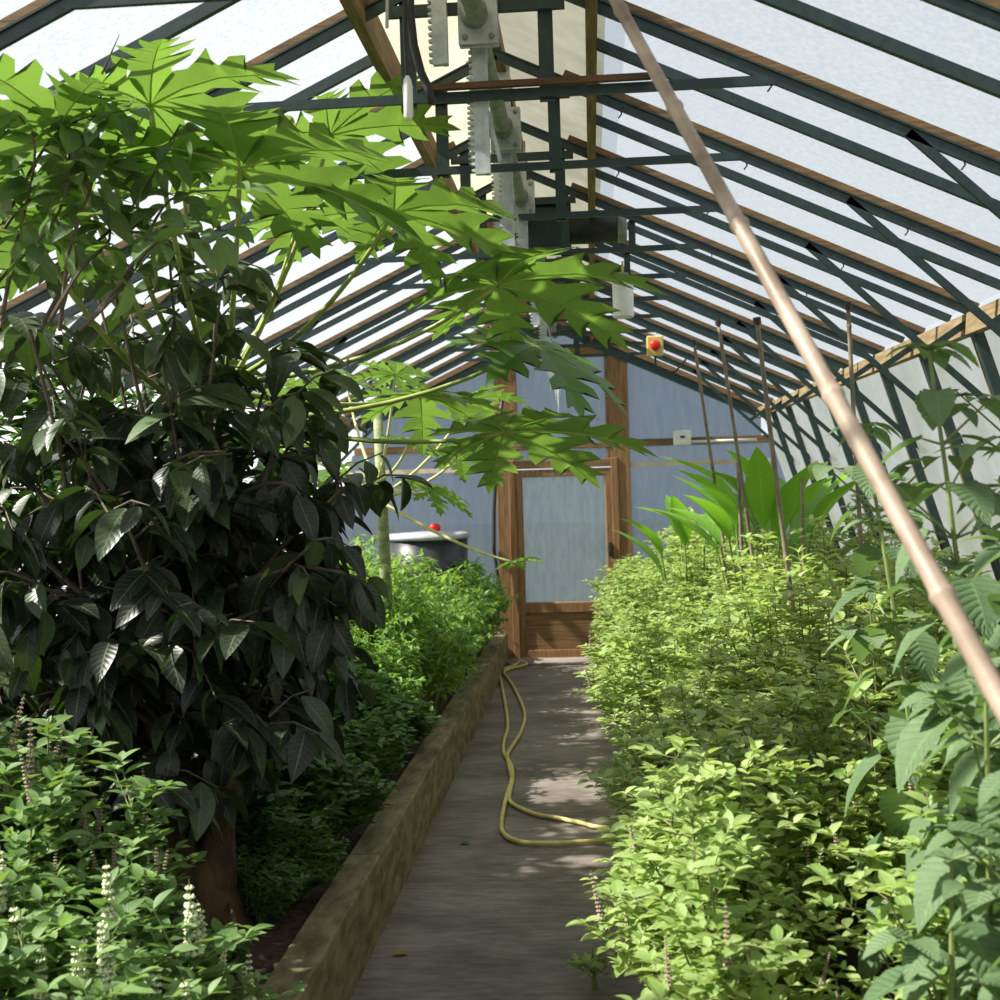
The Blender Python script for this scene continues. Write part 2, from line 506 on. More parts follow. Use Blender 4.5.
# floor, beds, outside ground
fl = MB().box((KX, Y0, -.06), (.33, Y1 + .05, 0)).build('floor', M['path'])
tag(fl, 'worn grey concrete path down the middle of the greenhouse', 'floor', kind='structure')
gr = MB().box((-40, -30, -.16), (40, 60, -.08)).build('ground', M['grass'])
tag(gr, 'rough grass outside the glass', 'ground', kind='structure')
th = MB().box((KX + .02, 12.05, 0), (.33, 12.44, .025)).build('floor_threshold', M['path'], bevel=.006)
tag(th, 'pale concrete threshold slab in front of the door', 'threshold', kind='structure')
for side, nm in ((-1, 'left'), (1, 'right')):
    x0, x1 = (KX - BW, KX) if side < 0 else (.33, .33 + BW)
    k = MB()
    edges = [Y0, 2.0, 4.9, 7.8, 10.4, Y1 - .12]
    for a, b in zip(edges[:-1], edges[1:]):
        k.box((x0, a + .003, -.04), (x1, b - .003, BH + ru(-.004, .004)))
    ko = k.build('trim_1' if side < 0 else 'trim_2', M['kerb'], bevel=.008)
    tag(ko, 'mossy concrete kerb edging the shaded bed beside the path' if side < 0 else
        'concrete kerb hidden under the overhanging sunny basil', 'kerb', kind='structure')
    # soil with a rough surface
    xs = np.linspace(0, 1, 14); ys = np.linspace(Y0, Y1 - .06, 110)
    xa, xb = (wall_x(SOIL, -1) + .06, x0) if side < 0 else (x1, wall_x(SOIL, 1) - .06)
    v, f = [], []
    for y in ys:
        for t in xs:
            ed = min(t, 1 - t)
            v.append((xa + (xb - xa) * t, y, SOIL + ru(-.02, .025) * (ed > .01) + .05 * math.sin(t * PI)))
    for i in range(len(ys) - 1):
        for j in range(len(xs) - 1):
            a = i * len(xs) + j
            f.append((a, a + 1, a + 1 + len(xs), a + len(xs)))
    so = MB().add(v, f).build('ground_soil', M['soil'], smooth=True)
    tag(so, 'dark bare soil of the bed ' + ('behind the visible kerb' if side < 0 else 'under the sunny basil'), 'soil', kind='structure')

# roof glass and the cream ridge strip, eave plates and ridge purlins
ceil = tag(empty('ceiling'), 'hammered glass roof with a cream strip along the ridge', 'roof', kind='structure')
RB = .35
lines = [Y0] + sorted([y for y in TR if y > Y0] + [y + BAY / 2 for y in TR]) + [Y1]
lines = sorted(set(round(v, 3) for v in lines))
for side in (-1, 1):
    for a, b in zip(lines[:-1], lines[1:]):
        xr, xe = RX + side * RB, RX + side * (EXR - RX + .05)
        mb = MB()
        mb.add([(xr, a, roof_z(xr) + .075), (xe, a, roof_z(xe) + .075), (xe, b, roof_z(xe) + .075), (xr, b, roof_z(xr) + .075)],
               [(0, 1, 2, 3)])
        mb.build('glass_pane', M['roof_glass'], ceil)
    pl = MB().bar((RX + side * RB, Y0, roof_z(RX + RB) - .0), (RX + side * RB, Y1, roof_z(RX + RB) - .0), .035, .13)
    pl.build('ridge_purlin', M['wood'], ceil)
    rp = MB()
    xr = RX + side * (RB + .05)
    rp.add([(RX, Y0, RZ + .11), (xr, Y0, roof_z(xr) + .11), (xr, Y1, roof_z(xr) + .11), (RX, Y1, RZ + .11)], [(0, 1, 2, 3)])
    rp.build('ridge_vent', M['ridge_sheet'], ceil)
rb = MB().bar((RX, Y0, RZ + .06), (RX, Y1, RZ + .06), .035, .07)
rb.build('ridge_board', M['wood'], ceil)

# side walls
for side, nm in ((-1, 'left'), (1, 'right')):
    w = tag(empty('wall_' + nm), ('leaning side wall of pale glass behind the dark tree' if side < 0 else
            'leaning side wall of cream sheets behind the tall sage'), 'wall', kind='structure')
    for a, b in zip(lines[:-1], lines[1:]):
        zb = .02
        MB().add([(wall_x(zb, side), a, zb), (wall_x(zb, side), b, zb), (wall_x(EZ, side), b, EZ), (wall_x(EZ, side), a, EZ)],
                 [(0, 1, 2, 3)]).build('panel', M['side_sheet'] if side > 0 else M['side_glass'], w)
    for y in TR:
        y += .05
        MB().bar((wall_x(.1, side) - side * .02, y + .02, .1), (wall_x(EZ - .05, side) - side * .02, y + .02, EZ - .05), .035, .05, up=(1, 0, 0)).build('wall_batten', M['wood_v'], w)
    ex = EXR if side > 0 else EXL
    MB().bar((ex - side * .03, Y0, EZ - .06), (ex - side * .03, Y1, EZ - .06), .05, .09).build('eave_plate', M['plate'], w)
    MB().bar((wall_x(.15, side), Y0, .15), (wall_x(.15, side), Y1, .15), .1, .36).build('sill_board', M['wood'], w)

# trusses
ORD = ['first', 'second', 'third', 'fourth', 'fifth', 'sixth', 'seventh', 'eighth', 'ninth', 'tenth', 'eleventh', 'twelfth', 'thirteenth', 'fourteenth']
TIE = 2.93
for k, y in enumerate(TR):
    t = tag(empty('roof_truss', (0, y, 0)), 'dark green steel roof truss, %s from the glazed end wall' % ORD[k], 'roof truss',
            'steel roof trusses over the path', 'structure')
    for side in (-1, 1):
        ex = EXR if side > 0 else EXL
        xi = RX
        off = .025
        p0, p1 = (xi, 0, roof_z(xi) - off), (ex, 0, roof_z(ex) - off)
        MB().bar(p0, p1, .014, .036, up=(0, 0, 1)).bar((p0[0], .0, p0[2] + .018), (p1[0], 0, p1[2] + .018), .028, .006).build('rafter', M['steel'], t)
        MB().bar((xi + side * (RB - .1), .018, roof_z(xi + (RB - .1)) + .012), (ex, .018, roof_z(ex) + .012), .026, .03).build('wooden_glazing_bar', M['wood_x'], t)
        # knee brace from the rafter down to the wall, strut back to the eave
        bx, bz = RX + side * 1.27, roof_z(RX + 1.27) - .028
        tt = .937
        qx, qz = bx + side * tt, bz - .95 * tt
        MB().bar((bx, 0, bz), (qx, 0, qz), .014, .028).build('knee_brace', M['steel'], t)
        MB().bar((bx + side * .5, .025, bz - .475), (ex - side * .01, .025, EZ - .03), .012, .03).build('eave_strut', M['steel'], t)
        MB().bar((ex - side * .03, 0, EZ - .03), (wall_x(.1, side) - side * .03, 0, .1), .045, .03, up=(0, 1, 0)).build('wall_post', M['steel'], t)
        MB().bar((RX + side * .21, .02, TIE - .02), (RX + side * .21, .02, roof_z(RX + .21) - .02), .022, .045, up=(1, 0, 0)).build('hanger', M['steel'], t)
        if k in (6, 5):
            MB().bar((RX + side * .55, .02, TIE), (RX + side * .55, .02, roof_z(RX + .55) - .04), .02, .035, up=(1, 0, 0)).build('hanger', M['steel'], t)
    xt = (RZ - .03 - TIE) / TAN
    MB().bar((RX - xt, .0, TIE), (RX + xt, .0, TIE), .016, .028).build('tie_bar', M['steel'], t)
    zt = roof_z(RX + .3) - .06
    MB().bar((RX - .27, .0, zt + .02), (RX + .27, .0, zt + .02), .02, .034).build('collar', M['steel'], t)
    for q in range(3):
        x = RX + .5 + q * .45 + ru(-.1, .1)
        z = roof_z(x) - .036
        MB().tube([(x, 0, z), (x + .006, 0, z - .02), (x - .006, 0, z - .035)], .003, 5).build('wire_clip', M['black'], t)
    if k == 9:
        MB().bar((RX - .16, -.03, TIE + .022), (RX + .52, -.03, TIE + .022), .02, .018).build('rusty_batten', M['rust'], t)
# plain steel bars in mid bay
for k, y in enumerate([v + BAY / 2 for v in TR]):
    t = tag(empty('glazing_bar', (0, y, 0)), 'plain green steel glazing bar pair, %s from the glazed end wall' % ORD[k], 'glazing bar',
            'steel glazing bars between the trusses', 'structure')
    for side in (-1, 1):
        ex = EXR if side > 0 else EXL
        x0 = RX + side * RB
        MB().bar((x0, 0, roof_z(x0) + .015), (ex, 0, roof_z(ex) + .015), .022, .034).build('rafter', M['steel'], t)

# ------------------------------------------------------------------ end wall with door and transom
YE = Y1
ew = tag(empty('wall_back', (0, YE, 0)), 'glazed end wall of blue-grey obscured panes in timber', 'wall', kind='structure')


def gable(x0, x1, z0, name, mat, parent, dy=0):
    """Sheet from z0 up to the roof line between x0 and x1."""
    xs = sorted({x0, x1} | ({RX} if x0 < RX < x1 else set()))
    v = [(x0, dy, z0), (x1, dy, z0)] + [(x, dy, roof_z(x) + .03) for x in reversed(xs)]
    MB().add(v, [tuple(range(len(v)))]).build(name, mat, parent)


JL0, JL1, JR0, JR1 = -.95, -.76, .19, .38
for (a, b) in ((wall_x(2.2, -1), JL0), (JR1, wall_x(2.2, 1))):
    gable(max(a, EXL), min(b, EXR), 2.17, 'upper_pane', M['end_glass'], ew)
    mid = (a + b) / 2
    aa, bb = (wall_x(.4, -1), b) if a < -1 else (a, wall_x(.4, 1))
    v = [(aa, 0, .4), (bb, 0, .4), (bb if bb < 1 else wall_x(2.1, 1), 0, 2.1), (aa if aa > -1 else wall_x(2.1, -1), 0, 2.1)]
    MB().add(v, [(0, 1, 2, 3)]).build('lower_pane', M['end_glass'], ew)
    MB().bar((a, -.02, 2.135), (b, -.02, 2.135), .06, .07).build('rail', M['wood_x'], ew)
    MB().bar((a, -.015, 1.92), (b, -.015, 1.92), .02, .045).build('glazing_strip', M['pale_strip'], ew)
    MB().box((aa, -.03, .0), (bb, .03, .42)).build('plinth_board', M['wood_x'], ew)
for side in (-1, 1):
    ex = EXR if side > 0 else EXL
    MB().bar((RX, -.05, RZ - .06), (ex, -.05, EZ - .06), .06, .1).build('verge_rafter', M['steel'], ew)
    MB().bar((RX, -.08, RZ - .0), (ex, -.08, EZ - .0), .05, .05).build('verge_batten', M['wood_x'], ew)
for a, b in ((JL0, JL1), (JR0, JR1)):
    MB().box((a, -.06, 0), (b, .04, roof_z((a + b) / 2) + .02)).box((a if a > 0 else b - .07, -.075, 0), (a + .07 if a > 0 else b, -.05, 2.0)).build(
        'door_post', M['wood_v'], ew, bevel=.006)
tag(ew)

dr = tag(empty('door_1', ((JL1 + JR0) / 2, YE - .02, 0)), 'timber door with a tall obscured pane and plank foot', 'door', kind='structure')
hw = (JR0 - JL1) / 2
ST = .06
d1 = MB()
for s in (-1, 1):
    d1.box((s * hw if s < 0 else hw - ST, -.04, .02), (-hw + ST if s < 0 else hw, .01, 1.9))
d1.box((-hw, -.041, 1.83), (hw, .011, 1.9)).box((-hw, -.041, .47), (hw, .011, .57)).box((-hw, -.041, .02), (hw, .011, .1))
d1.build('door_frame', M['wood_v'], dr, bevel=.005)
pb = MB()
for i in range(3):
    pb.box((-hw + ST - .01, -.025, .095 + i * .126), (hw - ST + .01, .0, .095 + (i + 1) * .126 - .0005))
pb.build('plank_panel', M['wood_x'], dr, bevel=.004)
MB().box((hw - ST - .14, -.045, .1), (hw - ST - .05, -.02, .47)).build('foot_stile', M['wood_v'], dr, bevel=.004)
MB().add([(-hw + ST - .01, -.013, .56), (hw - ST + .01, -.013, .56), (hw - ST + .01, -.013, 1.84), (-hw + ST - .01, -.013, 1.84)], [(0, 1, 2, 3)]).build('door_pane', M['door_glass'], dr)
MB().box((hw - .045, -.07, 1.02), (hw - .02, -.04, 1.16)).build('door_handle', M['black'], dr, bevel=.004)
MB().tube([(-hw + ST, -.02, .57), (-hw + ST, -.02, 1.83), (hw - ST, -.02, 1.83), (hw - ST, -.02, .57), (-hw + ST, -.02, .57)], .008, 6).build('glazing_bead', M['plate'], dr)

wn = tag(empty('window_1', ((JL1 + JR0) / 2, YE - .02, 0)), 'transom window with obscured glass above the door', 'window', kind='structure')
wf = MB().box((-hw, -.05, 1.91), (hw, .02, 1.99)).box((-hw, -.045, 2.1), (hw, .02, 2.15))
for s in (-1, 1):
    wf.box((-hw if s < 0 else hw - .035, -.04, 1.99), (-hw + .035 if s < 0 else hw, .01, 3.08))
wf.box((-hw, -.05, 3.02), (hw, .02, 3.1))
wf.build('window_frame', M['wood_x'], wn, bevel=.005)
MB().add([(-hw + .03, -.01, 1.98), (hw - .03, -.01, 1.98), (hw - .03, -.01, 2.11), (-hw + .03, -.01, 2.11)], [(0, 1, 2, 3)]).build('strip_pane', M['end_glass'], wn)
MB().add([(-hw + .03, -.01, 2.14), (hw - .03, -.01, 2.14), (hw - .03, -.01, 3.03), (-hw + .03, -.01, 3.03)], [(0, 1, 2, 3)]).build('transom_pane', M['end_glass'], wn)
wx = -.33 - (JL1 + JR0) / 2 + .2
st_ = MB()
for i in range(6):
    x = -.13 + i * .022
    zt = 2.99 - abs(i - 3) * .02
    zb = zt - (.12, .28, .2, .42, .55, .3)[i]
    st_.add([(x, -.014, zt), (x + .03, -.014, zt), (x + .024, -.014, (zt + zb) / 2), (x + .016, -.014, zb), (x + .005, -.014, (zt * .4 + zb * .6))], [(0, 1, 2, 3, 4)])
st_.build('peeling_whitewash', M['white'], wn)
gable(JL1, JR0, 3.08, 'gable_pane', M['end_glass'], ew)

# ------------------------------------------------------------------ ridge vent gear
SH = 3.16   # shaft height
sh = MB().tube([(RX, .5, SH), (RX, 11.9, SH)], .03, 12).build('drive_shaft', M['pipe'], smooth=True)
tag(sh, 'long grey pipe shaft turning the roof vent racks', 'drive shaft')


def rack_mb(L, w=.03):
    mb = MB().box((-w / 2, -.012, 0), (w / 2, .012, L))
    n = int(L / .02)
    for i in range(n):
        z = .006 + i * .02
        mb.add([(-w / 2, -.012, z), (-w / 2, .012, z), (-w / 2, .012, z + .011), (-w / 2, -.012, z + .011),
                (-w / 2 - .012, -.01, z + .003), (-w / 2 - .012, .01, z + .003), (-w / 2 - .012, .01, z + .008), (-w / 2 - .012, -.01, z + .008)],
               [(0, 1, 5, 4), (1, 2, 6, 5), (2, 3, 7, 6), (3, 0, 4, 7), (4, 5, 6, 7)])
    mb.box((w / 2, -.016, 0), (w / 2 + .015, .016, L))
    return mb


vo = empty('vent_opener', (RX, 3.76, SH))
MB().box((-.05, -.014, -.085), (.07, -.006, .085)).box((-.05, .02, -.085), (.07, .028, .085)).box((-.05, -.01, -.085), (-.043, .025, .085)).build('gear_plate', M['zinc'], vo, bevel=.004)
for x, z in ((-.03, .065), (.05, .065), (.05, -.065), (-.03, -.065)):
    MB().lathe((x, -.014, z), [(.009, 0), (.009, -.008), (.005, -.012)], 8, 'y').build('bolt', M['pipe'], vo)
MB().lathe((0, -.03, 0), [(.042, -.03), (.042, .0), (.036, .06)], 16, 'y').build('pinion_housing', M['pipe'], vo, smooth=True)
a = rack_mb(.75).build('toothed_rack', M['zinc'], vo); a.location = (.0, .05, -.46)
a = rack_mb(.55).build('toothed_rack', M['zinc'], vo); a.location = (-.11, -.035, -.15)
MB().bar((-.02, .06, -.06), (.06, .06, -.42), .012, .012, up=(0, 1, 0)).build('guide_rod', M['zinc'], vo)
VO = [vo]
for y in (4.96, 6.16, 7.4, 8.6):
    c = copy_tree(vo); c.location = (RX, y, SH); VO.append(c)
for o, w in zip(VO, ('nearest the camera', 'next beyond the nearest one', 'just before the green motor box', 'beyond the motor, half hidden by leaves', 'farthest towards the end wall')):
    tag(o, 'galvanised toothed rack vent opener on the ridge shaft, ' + w, 'vent opener', 'rack and pinion vent openers')

mo = tag(empty('gear_motor', (RX, 6.7, SH - .04)), 'green gearbox with black cylindrical motor across the ridge', 'motor')
MB().box((.0, -.1, -.12), (.2, .1, .1)).build('gearbox', M['steel'], mo, bevel=.012)
MB().lathe((.2, 0, -.01), [(.05, 0), (.085, .02), (.085, .28), (.075, .3), (.03, .31)], 20, 'x').build('motor_body', M['black'], mo, smooth=True)
MB().lathe((.485, 0, -.01), [(.088, 0), (.088, .04), (.07, .05)], 20, 'x').build('fan_cover', M['pipe'], mo, smooth=True)
MB().box((-.02, -.12, .1), (.24, .12, .13)).build('mounting_plate', M['steel'], mo)

# timber blocks hanging along the ridge
for i, (x, y, w) in enumerate(((-.5, 6.9, 'just left of the motor gearbox'), (-.44, 8.0, 'second along the ridge, beyond the motor'), (-.13, 8.2, 'right of the ridge shaft beyond the motor'))):
    b = MB().box((-.06, -.04, -.1), (.06, .04, .3)).build('timber_block', M['wood_v'], loc=(x, y, TIE), bevel=.005)
    tag(b, 'short brown timber block under the ridge, ' + w, 'timber block', 'timber blocks under the ridge')

# white sensor hanging from the tie
p = at(623, 300, 7.26)
sn = tag(empty('hanging_sensor', (p.x, 7.24, p.z)), 'white cylindrical sensor housing hanging from a truss', 'sensor')
MB().lathe((0, 0, 0), [(.03, .115), (.055, .105), (.06, .09), (.06, -.1), (.05, -.105)], 20).build('housing', M['white'], sn, smooth=False)
MB().lathe((0, 0, 0), [(.035, .11), (.035, .15), (.02, .155)], 12).build('cap', M['pipe'], sn)
MB().tube([(0, 0, .15), (.003, 0, .22), (0, 0, TIE - p.z)], .006, 6).build('suspension_wire', M['yellow'], sn)

# pendant controller on cables near the ridge, at the left
p = at(408, 98, 3.4)
pd = tag(empty('pendant_probe', (p.x, 3.4, p.z)), 'slim pale probe hanging on a black cable near ridge', 'probe')
MB().lathe((0, 0, 0), [(.006, -.06), (.013, -.05), (.014, .03), (.01, .05), (.005, .06)], 12).build('probe_body', M['white'], pd, smooth=True)
MB().tube([(0, 0, .055), (-.004, 0, .2), (0, .02, .42)], .005, 6).build('cable', M['black'], pd)
cb = MB()
cb.tube([tuple(at(x, y, 3.6)) for x, y in ((411, -30), (410, 10), (414, 45), (421, 72), (428, 88), (432, 104))], .012, 8)
cb = cb.build('conduit', M['black'], smooth=True)
tag(cb, 'thick black conduit curving down beside the ridge gear', 'cable')
cb = MB().tube([tuple(at(x, y, 3.6)) for x, y in ((388, -20), (387, 10), (387, 28))], .005, 6).build('hanging_wire', M['zinc'])
tag(cb, 'short thin pale wire end hanging by the ridge purlin', 'wire')

# emergency stop on a rafter
es = at(655, 346, 10.7)
eb = tag(empty('emergency_stop', tuple(es)), 'yellow emergency stop box with red button below a rafter', 'emergency stop')
MB().box((-.07, -.03, -.085), (.07, .05, .085)).build('box', M['yellow'], eb, bevel=.012)
MB().lathe((0, -.03, 0), [(.04, 0), (.04, -.02), (.045, -.025), (.045, -.045), (.03, -.055)], 20, 'y').build('button', M['red'], eb, smooth=True)
MB().tube([(-.0, 0, -.085), (.0, 0, -.16), (.06, 0, -.23), (.17, 0, -.22), (.26, .02, -.12)], .009, 8).build('cable', M['black'], eb, smooth=True)

# switch box and white pipe on the end wall rail
p = at(682, 438, 12.38)
sb = tag(empty('switch_box', (p.x, 12.38, p.z)), 'small white switch box on the end wall rail', 'switch box')
MB().box((-.085, -.05, -.07), (.085, .03, .075)).build('housing', M['white'], sb, bevel=.01)
MB().box((-.02, -.06, -.0), (.025, -.048, .02)).build('switch_slot', M['black'], sb)
q = at(757, 440, 12.40)
cp = MB().tube([(p.x + .08, 12.41, p.z - .04), (q.x, 12.41, p.z - .04)], .015, 8).build('conduit_pipe', M['white'], smooth=True)
tag(cp, 'thin white conduit pipe running along the end wall rail', 'pipe')
cb = MB().tube([tuple(at(x, y, 12.38)) for x, y in ((503, 395), (498, 430), (496, 470), (494, 510), (494, 550), (499, 585), (503, 600))], .018, 8).build('wall_cable', M['black'], smooth=True)
tag(cb, 'black cable bowing down the left door post', 'cable')

# ------------------------------------------------------------------ canes
def bamboo(name, p, q, r0, r1, node, mat, label, group=None, cap=False):
    p, q = Vector(p), Vector(q)
    L = (q - p).length
    d = (q - p).normalized()
    pts, rad = [], []
    s = 0
    bend = Vector((ru(-1, 1), ru(-1, 1), 0)) * .006 * L
    def P(s):
        t = s / L
        return p + d * s + bend * math.sin(PI * t)
    nds = [0]
    while nds[-1] < L - node * .6:
        nds.append(nds[-1] + node * ru(.85, 1.15))
    for n_ in nds:
        for ds, k in ((-.012, 1.0), (-.004, 1.2), (.002, 1.24), (.008, 1.04), (.03, .97)):
            x = n_ + ds * (r0 / .015)
            if 0 <= x <= L and (not pts or x > s):
                s = x
                pts.append(P(x)); rad.append((r0 + (r1 - r0) * x / L) * k)
    pts.append(P(L)); rad.append(r1)
    o = empty(name, tuple(p))
    MB().tube([v - p for v in pts], rad, 12).build('culm', mat, o, smooth=True)
    if cap:
        e = pts[-1] - p
        MB().tube([e - d * .02, e + d * .012], r1 * 1.7, 10).build('end_cap', M['black'], o)
    tag(o, label, 'cane', group)
    return o


pa, pb_ = at(1000, 705, 1.56), at(615, 0, 2.7)
dd = (pa - pb_)
foot = pb_ + dd * ((pb_.z - .3) / (pb_.z - pa.z))
top = pb_ - dd * .16
bamboo('bamboo_pole', foot, top, .0155, .0135, .44, M['bamboo'], 'long pale bamboo pole slanting across the foreground up to a truss')
for px0, py0, px1, py1, Y, r, w in ((738, 640, 694, 342, 8.2, .012, 'leftmost of the upright ones, nearest the stop button'),
                                    (762, 640, 718, 322, 7.4, .012, 'second from the stop button, thin'),
                                    (798, 640, 757, 320, 6.0, .013, 'pale and stout, before the ginger leaves'),
                                    (868, 640, 848, 305, 5.6, .011, 'close to the leaning side wall'),
                                    (748, 650, 738, 462, 7.9, .013, 'short, ending among the ginger leaves'),
                                    (806, 660, 802, 478, 6.6, .010, 'short and dark, below the ginger leaves')):
    b, t = at(px0, py0, Y), at(px1, py1, Y)
    d = t - b
    b2 = t - d * ((t.z - .3) / (t.z - b.z))
    bamboo('garden_cane', b2, t, r, r * .85, .25, M['cane'], 'upright grey garden cane, ' + w, 'garden canes in the basil bed', cap=py0 == 640)

# ------------------------------------------------------------------ hose
def onfloor(px, py, z=.016):
    d = C2W @ Vector((px - 500, 500 - py, -F))
    return EYE + d * ((z - EYE.z) / d.z)


def smooth_pts(pts, sub=5):
    out = []
    n = len(pts)
    for i in range(n - 1):
        p0, p1, p2, p3 = (Vector(pts[max(0, min(n - 1, j))]) for j in (i - 1, i, i + 1, i + 2))
        for k in range(sub):
            t = k / sub
            out.append(.5 * ((2 * p1) + (p2 - p0) * t + (2 * p0 - 5 * p1 + 4 * p2 - p3) * t * t + (3 * p1 - p0 - 3 * p2 + p3) * t ** 3))
    out.append(Vector(pts[-1]))
    return out


def crop8(x, y):
    return (330 + x / 2.857, 650 + y / 2.857)


LS = [(1000, 515), (850, 510), (760, 505), (730, 497), (650, 480), (590, 470), (530, 445), (512, 425), (516, 395), (522, 360), (516, 325), (497, 295), (497, 260), (508, 215), (500, 150), (488, 85), (486, 60)]
RS = [(500, 60), (512, 85), (530, 115), (556, 178), (547, 230), (522, 272), (507, 300), (512, 335), (518, 370), (502, 425), (490, 490), (497, 525), (545, 548), (640, 552), (760, 545), (900, 535), (1000, 515)]
hp = [onfloor(*crop8(x, y)) for x, y in LS]
hq = [onfloor(*crop8(x, y), z=.018) for x, y in RS]
far = [Vector((KX + .1, hp[-1].y + .4, .018)), Vector((KX + .12, hp[-1].y + .6, .018)), Vector((KX + .2, hp[-1].y + .4, .018))]
ho = MB().tube(smooth_pts(hp + far + hq), .012, 10).build('garden_hose', M['hose'], smooth=True)
tag(ho, 'yellow garden hose doubled back along the concrete path', 'hose')

# ------------------------------------------------------------------ tub by the end wall
tb = tag(empty('water_butt', (at(428, 540, 10.9).x, 10.9, SOIL)), 'black water butt with pale rim before the end wall', 'water butt')
MB().lathe((0, 0, 0), [(.26, 0), (.31, .2), (.34, .6), (.35, 1.04)], 32).build('barrel', M['tub'], tb, smooth=True)
MB().lathe((0, 0, 0), [(.35, 1.04), (.37, 1.05), (.37, 1.075), (.34, 1.095), (.1, 1.11)], 32).build('lid', M['tub_rim'], tb, smooth=True)
MB().lathe((.06, 0, 1.10), [(.05, 0), (.055, .05), (.04, .075)], 16).build('red_cap', M['red'], tb, smooth=True)

# ------------------------------------------------------------------ dark sooty tree
def bez(a, b, c, n=6):
    a, b, c = (np.asarray(v, float) for v in (a, b, c))
    return [(1 - t) ** 2 * a + 2 * t * (1 - t) * b + t * t * c for t in np.linspace(0, 1, n)]


def dark_tree():
    bx, by = -1.36, 4.2
    root = empty('dark_tree', (bx, by, SOIL))
    tag(root, 'dense tree of dark sooty leaves on a forked red-brown trunk', 'tree')
    tr = MB()
    tr.tube([(0.02, 0, -.05), (.0, 0, .06), (-.01, 0, .16), (-.02, 0, .24)], [.15, .118, .1, .09], 14)
    tr.tube([(.0, 0, .1), (.03, .0, .2), (.05, 0, .32), (.06, .0, .5), (.03, 0, .8), (.0, 0, 1.1)], [.1, .078, .05, .038, .034, .03], 12)
    tr.tube([(-.02, 0, .12), (-.08, -.01, .22), (-.125, -.02, .32), (-.14, -.02, .5), (-.18, -.02, .8), (-.25, .05, 1.2)], [.095, .075, .045, .035, .032, .028], 12)
    tr.tube([(.03, -.02, .06), (.12, -.04, .0), (.2, -.07, -.05)], [.07, .05, .03], 10)
    tr.build('trunk', M['bark'], root, smooth=True)
    br, lf = MB(), MB()
    C = np.array([-.2, -.02, 1.38]); R = np.array([.8, .62, 1.1])
    for k in range(50):
        # boughs spread evenly over the crown
        ph = PI * (3 - math.sqrt(5)) * k
        cz = 1 - 2 * (k + .5) / 50
        sr = math.sqrt(1 - cz * cz)
        dirv = np.array([sr * math.cos(ph), sr * math.sin(ph), cz])
        e = C + dirv * R * ru(.72, 1.0)
        if e[2] < .36: e[2] = .36 + ru(0, .2)
        s = np.array([ru(-.1, .05), 0, ru(.5, 1.0)])
        m_ = s * .45 + e * .55 + np.array([0, 0, .15])
        P = bez(s, m_, e, 7)
        br.tube(P, list(np.linspace(.014, .004, 7)), 6, cap=False)
        for i in range(2, 7):
            for q in range(2):
                p = P[i] + np.array([ru(-.03, .03), ru(-.03, .03), ru(-.03, .03)])
                td = nrm(nrm(e - s) * .5 + np.array([ru(-1, 1), ru(-1, 1), ru(-.7, .5)]))
                L = ru(.12, .26)
                e2 = p + td * L + np.array([0, 0, -.05])
                br.tube([p, (p + e2) / 2 + np.array([0, 0, .02]), e2], [.0045, .0035, .002], 4, cap=False)
                nl = 5
                for j in range(nl):
                    a = p + (e2 - p) * (j + .6) / nl
                    side = nrm(np.cross(td, [0, 0, 1]) + 1e-3) * (1 if j % 2 else -1)
                    d = td * .4 + side * ru(.4, 1) + np.array([ru(-.2, .2), ru(-.2, .2), -ru(.15, 1.0)])
                    topness = (a[2] - C[2]) / R[2]  # lit upper crown put into the tint: higher leaves greener and paler
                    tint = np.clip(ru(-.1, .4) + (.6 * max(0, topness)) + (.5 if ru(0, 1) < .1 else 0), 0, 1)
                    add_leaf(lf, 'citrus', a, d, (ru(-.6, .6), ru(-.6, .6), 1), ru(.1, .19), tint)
    # the drooping branch reaching out towards the path
    for dz, ex in ((.0, .62), (-.12, .5), (.28, .42)):
        P = bez((.0, -.1, 1.1 + dz), (.35, -.2, 1.32 + dz), (ex, -.22, 1.2 + dz), 8)
        br.tube(P, list(np.linspace(.012, .004, 8)), 6, cap=False)
        for i in range(3, 8):
            for q in range(3):
                d = np.array([ru(-.5, .6), ru(-.4, .4), -1.0])
                add_leaf(lf, 'citrus', P[i] + np.array([ru(-.03, .03), 0, 0]), d, (ru(-.5, .5), -1, .4), ru(.14, .22), ru(0, .3))
    br.build('branches', M['twig'], root)
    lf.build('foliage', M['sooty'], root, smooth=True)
    return root


dark_tree()


